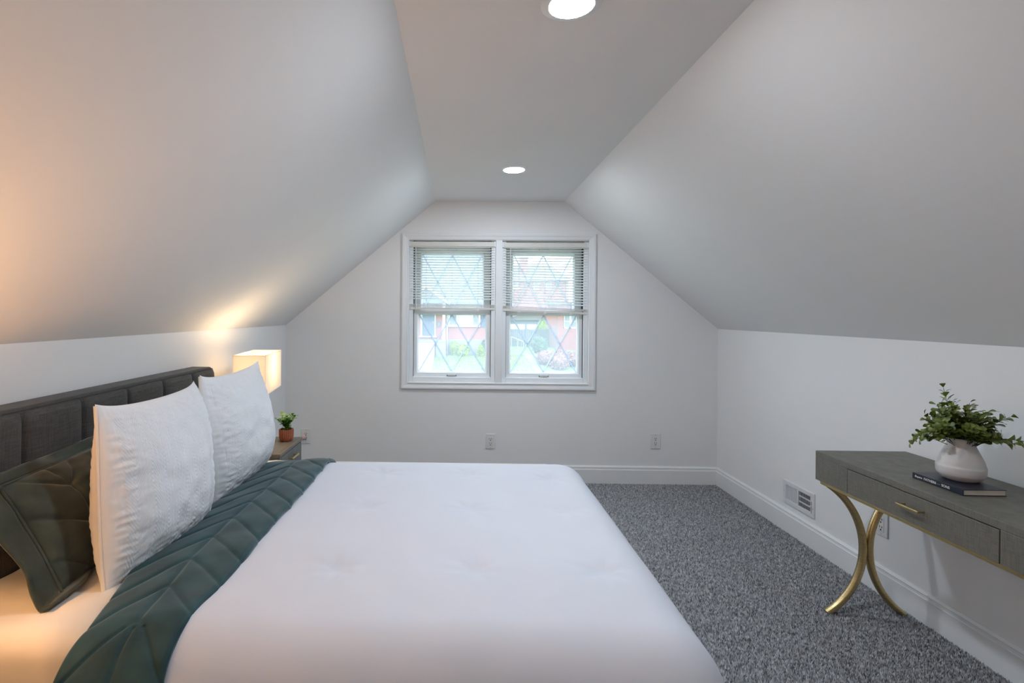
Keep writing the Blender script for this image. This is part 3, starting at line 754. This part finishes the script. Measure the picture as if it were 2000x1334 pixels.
for y, z in ((3.306, .243), (3.040, .225)): MB().lathe([(0, 0), (.004, 0)], 10).build('screw', M['latch'], vt, local=True).matrix_local = Matrix.Translation((-.0088, y-3.172, z-.243))@Matrix.Rotation(-PI/2, 4, 'Y')

# ================================================================== DESK
dx0, dx1, dy0, dy1, dzt, dzb = 1.662, 2.074, 1.405, 2.409, .735, .602
dk = thing('desk', 'dark grey grasscloth desk with one drawer and gold curved legs', 'desk', ((dx0+dx1)/2, (dy0+dy1)/2, 0))
g0, g1 = 1.600, 2.212                                        # drawer opening along y
body = MB()
body.box((dx0+.020, dy0, dzb), (dx1, dy1, .7085)); body.box((dx0, dy0, .709), (dx1, dy1, dzt))
body.box((dx0, g1+.0025, dzb), (dx0+.020, dy1, .709)); body.box((dx0, dy0, dzb), (dx0+.020, g0-.0025, .709))
body.build('carcass', M['desk'], dk, bevel=.0018)
bx('drawer_gap', (dx0+.013, g0-.0025, dzb+.001), (dx0+.0195, g1+.0025, .709), M['slot'], dk, 0)
drw = bx('drawer', (dx0-.0006, g0, dzb+.0005), (dx0+.018, g1, .7062), M['desk'], dk, .0015)
hm = MB().box((dx0-.030, 1.846, .6590), (dx0-.021, 1.940, .6675)).box((dx0-.022, 1.850, .660), (dx0, 1.857, .6665)).box((dx0-.022, 1.929, .660), (dx0, 1.936, .6665))
hm.build('drawer_pull', M['brass'], drw, bevel=.0015)
rl = MB().box((dx0+.003, dy0+.028, dzb-.013), (dx0+.022, dy1-.028, dzb-.0003)).box((dx1-.022, dy0+.028, dzb-.018), (dx1-.012, dy1-.028, dzb-.0005))
rl.box((dx0+.022, dy1-.038, dzb-.018), (dx1-.022, dy1-.028, dzb-.0005)).box((dx0+.022, dy0+.028, dzb-.018), (dx1-.022, dy0+.038, dzb-.0005))
rl.build('brass_rail', M['brass'], dk, bevel=.001)
def arc_leg(sgn, yc):
    """bow: ')' for sgn=+1 (front) and '(' for sgn=-1 (rear), swept flat bar with rounded edges"""
    xm = (dx0+dx1)/2+.010
    xe = dx0+.040 if sgn > 0 else dx1-.026; xb = xm-sgn*.0140
    z0, z1 = -.004, dzb-.016; zm = .285; n = 40; m = MB(); vs = []
    sag = (xb-xe); half = (z1-z0)/2
    w, dp = .0138, .0145; ns = 10
    for k in range(n+1):
        z = z0+(z1-z0)*k/n
        q = (z-(z0+z1)/2)/half
        # circular bow through the two ends and the touching point
        Rr = (half*half+sag*sag)/(2*abs(sag)); off = math.sqrt(max(0, Rr*Rr-(q*half)**2))-(Rr-abs(sag))
        x = xe+math.copysign(off, sag)
        tx = -math.copysign(1, sag)*(q*half)/math.sqrt(max(1e-9, Rr*Rr-(q*half)**2)); t = Vector((tx, 0, 1)).normalized(); nn = Vector((t.z, 0, -t.x))
        for j in range(ns):
            a = 2*PI*j/ns; ca, sa = math.cos(a), math.sin(a)
            ca = math.copysign(abs(ca)**.6, ca); sa = math.copysign(abs(sa)**.6, sa)
            vs.append(Vector((x, yc, z))+nn*(w*ca)+Vector((0, dp*sa, 0)))
    fs = [(k*ns+j, k*ns+(j+1) % ns, (k+1)*ns+(j+1) % ns, (k+1)*ns+j) for k in range(n) for j in range(ns)]
    fs += [tuple(range(ns))[::-1], tuple(n*ns+j for j in range(ns))]
    m.add(vs, fs); return m.build('leg', M['brass'], dk, angle=60)
for yc in (2.385, 1.440):
    arc_leg(1, yc); arc_leg(-1, yc)

# book
bk0, bk1, by0, by1, bz0, bz1 = 1.764, 1.912, 1.816, 2.016, .7353, .757
bk = thing('book', 'thin navy hardcover book lying on the desk under the vase', 'book', ((bk0+bk1)/2, (by0+by1)/2, bz0))
cv = MB().box((bk0, by0, bz1-.0025), (bk1, by1, bz1)).box((bk0, by0, bz0), (bk1, by1, bz0+.0025)).box((bk0-.002, by0, bz0), (bk0+.001, by1, bz1))
cov = cv.build('cover', M['bookc'], bk, bevel=.001)
bx('pages', (bk0+.001, by0+.003, bz0+.0025), (bk1-.003, by1-.003, bz1-.0025), M['pages'], bk, 0)
def text(s, y, size, m, shear=0, z=None):
    c = bpy.data.curves.new('spine_lettering', 'FONT'); c.body = s; c.size = size; c.extrude = .0002; c.align_y = 'CENTER'; c.shear = shear; c.offset = size*.012
    tmp = bpy.data.objects.new('tmp', c); me = bpy.data.meshes.new_from_object(tmp); bpy.data.objects.remove(tmp); bpy.data.curves.remove(c)
    me.name = 'spine_lettering'; me.materials.clear(); me.materials.append(m); o = bpy.data.objects.new('spine_lettering', me); COL.objects.link(o); o.parent = cov
    loc = Vector((bk0-.0024, y, (bz0+bz1)/2 if z is None else z))-wloc(bk)
    R = Matrix(((0, 0, -1), (-1, 0, 0), (0, 1, 0)))           # text right = -y, up = +z, facing -x
    o.matrix_local = Matrix.Translation(loc)@R.to_4x4()
text('Esquire', 2.005, .0105, M['ink'], .25)
text('FATHERS', 1.967, .0125, M['ink'])
text('and', 1.914, .0085, M['ink2'], .3)
text('SONS', 1.896, .0125, M['ink'])

# vase
vx, vy, vz = 1.868, 1.935, bz1
va = thing('vase', 'squat cream stoneware vase with a narrow neck standing on the book', 'vase', (vx, vy, vz))
vprof = [(0, 0), (.046, 0), (.052, .003), (.060, .011), (.0675, .021), (.0695, .030), (.0700, .051), (.0684, .0535), (.0645, .069), (.0580, .086), (.0500, .105), (.0425, .122), (.0372, .134), (.0355, .143), (.0362, .151), (.0352, .1530), (.0325, .152), (.0310, .143), (.034, .130), (.043, .105), (.043, .06), (0, .05)]
vp2 = []
for (a, b) in zip(vprof, vprof[1:]):
    for k in range(3): vp2.append((a[0]+(b[0]-a[0])*k/3, a[1]+(b[1]-a[1])*k/3))
vp2.append(vprof[-1])
def dents(a, z):
    s = 1.0
    for (da, dz, dep, wa, wz) in ((-2.05, .121, .10, .16, .006), (-2.15, .106, .075, .15, .005), (-2.25, .090, .05, .14, .0045), (-1.78, .118, .05, .10, .02), (-1.2, .116, .025, .3, .006)):
        q = ((a-(da % (2*PI))+PI) % (2*PI)-PI)/wa; s -= dep*math.exp(-q*q-((z-dz)/wz)**2)
    return s*(1+.006*math.sin(a*2+z*30))
MB().lathe(vp2, 72, rib=dents).build('body', M['vase'], va, local=True, angle=60)

# leafy faux stems in the vase
pl = thing('boxwood_stems', 'bunch of faux boxwood stems with small round green leaves in the cream vase', 'plant', (vx, vy, vz+.12))
lmesh = None; leaves = []; extra = MB(); lb = leaf_mesh(.0270, .0205)
stems = []
random.seed(21)
def add_stem(az, el, L, droop, n):
    """stem leaving the neck at azimuth az, elevation el, curving down by droop"""
    p = Vector((.028*math.cos(az)*random.random(), .028*math.sin(az)*random.random(), -.02)); dr_ = Vector((math.cos(az)*math.cos(el), math.sin(az)*math.cos(el), math.sin(el)))
    pts = [p.copy()]
    v = Vector((dr_.x*.35, dr_.y*.35, 1)).normalized()
    N = 10
    for k in range(N):
        f = min(1, k/3); dd = v.lerp(dr_, f); dd.z -= droop*(k/N)**2; dd.normalize(); p = p+dd*(L/N); pts.append(p.copy())
    MB().tube(pts, lambda t_: .0016*(1-.55*t_), 5).build('stem', M['stem'], pl, local=True)
    for q_ in range(n):
        f = .25+.75*q_/(n-1); i0 = min(N-1, int(f*N)); P = pts[i0].lerp(pts[i0+1], f*N-i0); t = (pts[i0+1]-pts[i0]).normalized()
        side = t.orthogonal().normalized(); side.rotate(Matrix.Rotation(q_*PI/2+random.uniform(-.4, .4), 3, t))
        for sg in (1, -1):
            if sg < 0 and q_ == n-1: continue
            x = (side*sg+t*random.uniform(.5, 1.5)).normalized(); zz = t-x*t.dot(x); zz = zz.normalized() if zz.length > .01 else x.orthogonal().normalized(); yy = zz.cross(x)
            s = random.uniform(.80, 1.2)*(1.0 if q_ < n-2 else .8)
            if P.z < .032 and math.hypot(P.x, P.y) < .085: continue
            Mt = Matrix((x*s, yy*s, zz*s)).transposed().to_4x4(); Mt.translation = P+x*.002
            leaves.append(Mt)
for k in range(84):
    az = k*2.39996+random.uniform(-.25, .25); el = .25+1.25*random.random()**.65; L = random.uniform(.085, .115)+.075*max(0, el-.3)*random.random()**.6
    add_stem(az, el, L, random.uniform(.05, .5), 8)
add_stem(math.radians(182), .55, .215, 1.3, 9); add_stem(math.radians(172), .35, .19, 1.1, 9); add_stem(math.radians(-50), .45, .21, .9, 9); add_stem(math.radians(-35), .25, .20, .7, 9)
add_stem(math.radians(100), 1.35, .235, .1, 11); add_stem(math.radians(190), 1.1, .20, .3, 10); add_stem(math.radians(-60), .9, .20, .4, 9); add_stem(math.radians(-150), .8, .19, .4, 9)
cvec = Vector((0, 0, H))-Vector((vx, vy, vz+.12)); cvec.normalize()
leaves.sort(key=lambda m_: -(m_.translation.dot(cvec)))       # the nearest leaves show largest
for k, Mt in enumerate(leaves):
    # keep every leaf clear of the wall plane
    if vx+Mt.translation.x > XR-.03: continue
    if k < 295:
        if lmesh is None:
            o = lb.build('leaf', M['leaf'], pl, local=True, angle=60); lmesh = o.data
        else:
            o = bpy.data.objects.new('leaf', lmesh); COL.objects.link(o); o.parent = pl
        o.matrix_local = Mt
    else:
        extra.add([Mt@Vector(v) for v in lb.v], lb.f)
tag(extra.build('foliage', M['leaf'], pl, local=True, angle=60), kind='stuff')

# ================================================================== OUTSIDE THE WINDOW
GZ = -1.55
def ground_z(y): 
    if y >= 35.3: return GZ
    if y >= 27: return GZ-(35.3-y)/8.3*.85
    return -2.40-(min(27, y)-27)*-.12 if y > 18 else -3.48
gm = MB(); ys = [4.6, 12, 18, 20, 22, 24, 26, 27, 28.5, 30, 31.5, 33, 34.2, 35.3, 40, 50, 70, 120]
def gfn(i, j):
    y = ys[int(round(j*(len(ys)-1)))]; x = -45+95*i; return (x, y, ground_z(y))
struct(gm.grid(gfn, 24, len(ys)-1, flip=False).build('ground', M['lawn'], angle=80), 'green lawn sloping down from the houses')
# blades on the part of the lawn the window shows
gb = MB(); random.seed(5)
for k in range(5200):
    x = random.uniform(-1.5, 4.6); y = random.uniform(28, 36); z = ground_z(y); a = random.uniform(0, PI); h_ = random.uniform(.05, .12); w = .02
    gb.add([(x-w*math.cos(a), y-w*math.sin(a), z-.01), (x+w*math.cos(a), y+w*math.sin(a), z-.01), (x+random.uniform(-.04, .04), y+random.uniform(-.04, .04), z+h_)], [(0, 1, 2)])
tag(gb.build('grass', M['grassb'], smooth=False), 'short mown grass on the lawn across the street', 'grass', kind='stuff')
tag(bx('front_walk', (-3.4, 27.0, -2.46), (-1.60, 34.4, -2.36), M['walk'], bevel=.01), 'pale concrete walk leading to the porch steps', 'walk')
fw_ = bpy.data.objects['front_walk']; 
for v_ in fw_.data.vertices: v_.co.z += ground_z(v_.co.y)+2.44

hs = thing('brick_house', 'brick house with a blue door seen through the left half of the window', 'house', (-.4, 36, GZ))
bx('brick_wall', (-6.5, 36, -.46), (3.3, 36.4, 2.3), M['brick'], hs, 0)
bx('foundation', (-6.5, 35.95, GZ-.1), (3.3, 36.4, -.46), M['conc'], hs, .01)
dr_ = bx('door', (-2.55, 35.93, -.24), (-1.69, 35.99, 1.85), M['bluedoor'], hs, .01)
for z in (0.1, .85): 
    for x in (-2.45, -2.07): bx('door_panel', (x, 35.91, z), (x+.28, 35.94, z+.55), M['bluedoor'], dr_, .01)
bx('door_knob', (-1.83, 35.88, .70), (-1.77, 35.94, .76), M['latch'], dr_, .01)
df = MB()
for a, b in (((-2.68, 35.9, -.26), (-2.55, 36, 1.98)), ((-1.69, 35.9, -.26), (-1.60, 36, 1.98)), ((-2.68, 35.9, 1.85), (-1.60, 36, 1.98)), ((-2.75, 35.85, -.32), (-1.55, 36, -.24))): df.box(a, b)
df.build('door_frame', M['white'], hs, bevel=.01)
bx('mailbox', (-1.50, 35.85, .46), (-1.27, 36, .76), M['gshed'], hs, .02)
bx('porch_post', (-1.10, 34.75, -.52), (-.90, 34.95, 2.05), M['white'], hs, .01)
MB().tube([(-.80, 35.9, -1.5), (-.80, 35.9, 2.1)], .04, 8).build('downspout', M['white'], hs)
bx('porch_slab', (-3.4, 34.6, -.60), (-.85, 36, -.48), M['conc'], hs, .01)
bx('porch_side', (-1.55, 34.65, GZ-.1), (-.86, 35.9, -.60), M['conc'], hs, .01)
for k in range(6):
    bx('step', (-3.3, 34.6-.20*(k+1), GZ-.25), (-1.60, 34.62-.20*k, -.62-.165*k), M['walk'], hs, .008)
wf = MB()
for a, b in (((-.74, 35.86, .42), (1.52, 36, .56)), ((-.74, 35.88, .56), (-.62, 36, 1.9)), ((1.40, 35.88, .56), (1.52, 36, 1.9)), ((-.16, 35.88, .56), (-.06, 36, 1.9)), ((.92, 35.88, .56), (1.02, 36, 1.9)), ((-.74, 35.88, 1.80), (1.52, 36, 1.95))): wf.box(a, b)
wf_ = wf.build('window', M['white'], hs, bevel=.01)
bx('curtain', (-.06, 35.96, .56), (.92, 35.98, 1.8), M['curtain'], wf_, 0)
for a, b in ((-.62, -.16), (1.02, 1.40)):
    bx('pane', (a, 35.96, .56), (b, 35.98, 1.8), M['glassd'], wf_, 0)
    for k in range(4):
        xm = (a+b)/2; hw = (b-a)/2
        MB().tube([(xm-hw if k % 2 else xm, 35.95, .56+.31*k), (xm if k % 2 else xm-hw, 35.95, .87+.31*k)], .012, 4).build('lead_bar', M['white'], wf_)
        MB().tube([(xm+hw if k % 2 else xm, 35.95, .56+.31*k), (xm if k % 2 else xm+hw, 35.95, .87+.31*k)], .012, 4).build('lead_bar', M['white'], wf_)
bx('shutter', (1.58, 35.93, .40), (1.92, 36, 1.9), M['bluedoor'], hs, .01)
MB().add([(-7, 35.5, 2.0), (3.6, 35.5, 2.0), (3.6, 42, 7.2), (-7, 42, 7.2), (-7, 35.5, 2.15), (3.6, 35.5, 2.15), (3.6, 42, 7.35), (-7, 42, 7.35)],
         [(0, 3, 2, 1), (4, 5, 6, 7), (0, 1, 5, 4), (1, 2, 6, 5), (2, 3, 7, 6), (3, 0, 4, 7)]).build('roof', M['roof'], hs, smooth=False)
gp = MB(); pk = (-2.21, 3.18)
for sx in (-1, 1):
    a = Vector((pk[0], pk[1])); b = Vector((pk[0]+sx*1.6, 2.02)); v = (b-a).normalized(); nn = Vector((-v.y, v.x))*.09
    gp.prism([(a.x+nn.x, a.y+nn.y), (b.x+nn.x, b.y+nn.y), (b.x-nn.x, b.y-nn.y), (a.x-nn.x, a.y-nn.y)], 'y', 34.45, 34.7)
gp.build('gable_trim', M['white'], hs, bevel=.01)
MB().prism([(pk[0], pk[1]-.06), (pk[0]-1.5, 2.05), (pk[0]+1.5, 2.05)], 'y', 34.6, 37.5).build('porch_gable', M['roof'], hs, smooth=False)

def shrub(name, label, c, rx, rz, m, group=None, n=420, lf=.09):
    t = thing(name, label, 'shrub', (c[0], c[1], c[2]), 0, group)
    g = MB()
    def fn(i, j):
        a = 2*PI*i; b = PI*j; rr_ = 1+.16*nz(math.cos(a)*2+c[0], math.sin(a)*2, math.cos(b)*2+c[1])
        return (rx*.9*rr_*math.sin(b)*math.cos(a), rx*.9*rr_*math.sin(b)*math.sin(a), rz+rz*.95*rr_*math.cos(b)*-1)
    g.grid(fn, 16, 10)
    for k in range(n):
        a = random.uniform(0, 2*PI); cb = random.uniform(-1, 1); sb = math.sqrt(1-cb*cb); q_ = random.uniform(.88, 1.08)
        P = Vector((rx*q_*sb*math.cos(a), rx*q_*sb*math.sin(a), rz+rz*q_*cb)); s = lf*random.uniform(.6, 1.2)
        e1 = Vector((random.uniform(-1, 1), random.uniform(-1, 1), random.uniform(-1, 1))).normalized()*s; e2 = e1.orthogonal().normalized()*s*.6
        g.add([P-e1, P+e2, P+e1, P-e2], [(0, 1, 2, 3)])
    g.build('foliage', m, t, local=True, smooth=False)
    MB().tube([(0, 0, -.1), (0, 0, rz*.8)], .05, 6).build('trunk', M['stem'], t, local=True)
    return t
shrub('shrub', 'tall rounded yellow green shrub nearest the porch steps', (-.27, 35.55, GZ), .32, .48, M['shrub'])
shrub('shrub', 'wide yellow green shrub in the middle before the house foundation', (.34, 35.2, GZ-.05), .42, .43, M['shrub'])
shrub('shrub', 'yellow green shrub at the right end of the house foundation', (1.53, 35.2, GZ-.08), .25, .40, M['shrub'])
shrub('conifer', 'dark blue green conifer at the right corner of the brick house', (1.84, 35.75, GZ), .22, .55, M['shrubd'])
shrub('shrub', 'large dull green bush in the yard before the picket fence', (6.0, 38, GZ), .58, .62, M['shrubd'], n=700)
for k, (x, y, r_) in enumerate(((5.6, 32.6, .62), (6.55, 33.0, .70), (7.3, 32.2, .66), (6.1, 31.2, .60))):
    shrub('shrub', ['reddish bush at the left of the clump in the right hand yard', 'tallest reddish bush in the middle of the right hand yard', 'reddish bush at the right edge of the right hand yard', 'lowest front reddish bush in the right hand yard'][k], (x, y, ground_z(y)-.05), r_, .46, M['red'], 'reddish bushes in the yard', n=600)
shrub('shrub', 'bright green bush rising above the picket fence', (7.6, 46.8, GZ), .55, 1.2, M['shrub'], n=600)
fc = thing('picket_fence', 'grey blue board fence across the yard behind the bushes', 'fence', (6.6, 46, GZ))
pm = None
for k in range(38):
    x = 4.5+k*.155
    if pm is None: o = bx('picket', (-.065, -.015, 0), (.065, .015, 1.56), M['fence'], fc, .008, local=True); pm = o.data
    else:
        o = bpy.data.objects.new('picket', pm); COL.objects.link(o); o.parent = fc
        b_ = o.modifiers.new('bevel', 'BEVEL'); b_.width = .008; b_.segments = 2
    o.location = (x-6.6, 0, random.uniform(-.03, .03))
for z in (-1.15, -.25): bx('rail', (4.4, 46.015, z), (10.3, 46.06, z+.09), M['fence'], fc, .01)
hr = thing('stair_rail', 'white sloping handrail in front of the picket fence', 'handrail', (5.4, 42, GZ))
MB().tube([(4.30, 42, -.50), (5.35, 42, -.92)], .035, 8).build('rail', M['white'], hr)
for x, z in ((4.33, -.52), (4.85, -.72), (5.32, -.91)): MB().tube([(x, 42, GZ-.02), (x, 42, z)], .03, 8).build('post', M['white'], hr)
sd = thing('garage', 'blue grey garage with a pale roof behind the picket fence', 'garage', (7.2, 55, GZ))
bx('siding', (5.2, 55, GZ-.1), (9.3, 58, .75), M['gshed'], sd, .02)
MB().prism([(5.0, .72), (9.5, .72), (9.5, .85), (7.3, 1.45), (5.0, .85)], 'y', 54.7, 58.3).build('roof', M['roof2'], sd, smooth=False)
for x in (5.5, 7.3): bx('garage_door', (x, 54.95, GZ), (x+1.6, 55.02, .25), M['white'], sd, .02)
h2 = thing('brick_porch_house', 'brick house with white porch windows at the right edge of the window view', 'house', (9.6, 42, GZ))
bx('brick_wall', (8.1, 42, GZ-.1), (13.0, 46, .20), M['brick2'], h2, 0)
bx('brick_pier', (8.1, 42, .20), (8.55, 42.5, 1.4), M['brick2'], h2, 0); bx('brick_pier', (9.75, 42, .2), (10.2, 42.5, 1.4), M['brick2'], h2, 0); bx('upper_wall', (8.0, 42, 1.4), (13, 46, 2.2), M['brick2'], h2, 0)
for x in (8.62, 9.16):
    w_ = MB()
    for a, b in (((x, 42.15, .20), (x+.08, 42.3, 1.4)), ((x+.46, 42.15, .20), (x+.54, 42.3, 1.4)), ((x, 42.15, 1.3), (x+.54, 42.3, 1.4)), ((x, 42.15, .2), (x+.54, 42.3, .3)), ((x, 42.15, .75), (x+.54, 42.28, .81))): w_.box(a, b)
    w_ = w_.build('window', M['white'], h2, bevel=.01); bx('pane', (x+.07, 42.2, .28), (x+.47, 42.22, 1.32), M['glassd'], w_, 0)
MB().prism([(7.7, 2.2), (13.3, 2.2), (13.3, 2.35), (7.7, 2.35)], 'y', 41.6, 46.4).build('roof', M['roof2'], h2, smooth=False)
h3 = thing('tall_brick_house', 'tall red brick house with a chimney seen through the right hand blind', 'house', (9.6, 60, GZ))
bx('brick_wall', (4.6, 60, GZ-.1), (12.8, 66, 5.4), M['brick2'], h3, 0)
MB().add([(4.2, 59.6, 5.3), (13.2, 59.6, 5.3), (13.2, 66.4, 5.3), (4.2, 66.4, 5.3), (6.0, 63, 7.35), (11.2, 63, 7.35)],
         [(0, 1, 5, 4), (1, 2, 5), (2, 3, 4, 5), (3, 0, 4), (3, 2, 1, 0)]).build('roof', M['roof2'], h3, smooth=False)
bx('chimney', (7.25, 60.9, 5.2), (8.15, 61.7, 8.0), M['brick2'], h3, .02); bx('chimney_cap', (7.18, 60.83, 8.0), (8.22, 61.77, 8.15), M['conc'], h3, .02)
for x in (6.35, 8.70, 10.15):
    w_ = MB()
    for a, b in (((x, 59.9, 4.25), (x+.10, 60, 5.1)), ((x+.55, 59.9, 4.25), (x+.65, 60, 5.1)), ((x, 59.9, 5.0), (x+.65, 60, 5.12)), ((x, 59.88, 4.2), (x+.65, 60, 4.32)), ((x, 59.9, 4.62), (x+.65, 60, 4.70))): w_.box(a, b)
    w_ = w_.build('window', M['white'], h3, bevel=.01); bx('pane', (x+.1, 59.95, 4.3), (x+.55, 59.97, 5.0), M['glassd'], w_, 0)
bx('gutter', (4.3, 59.5, 5.22), (13.1, 59.65, 5.36), M['white'], h3, .01)
MB().tube([(12.6, 59.9, 5.2), (12.6, 59.9, GZ)], .06, 6).build('downspout', M['white'], h3)
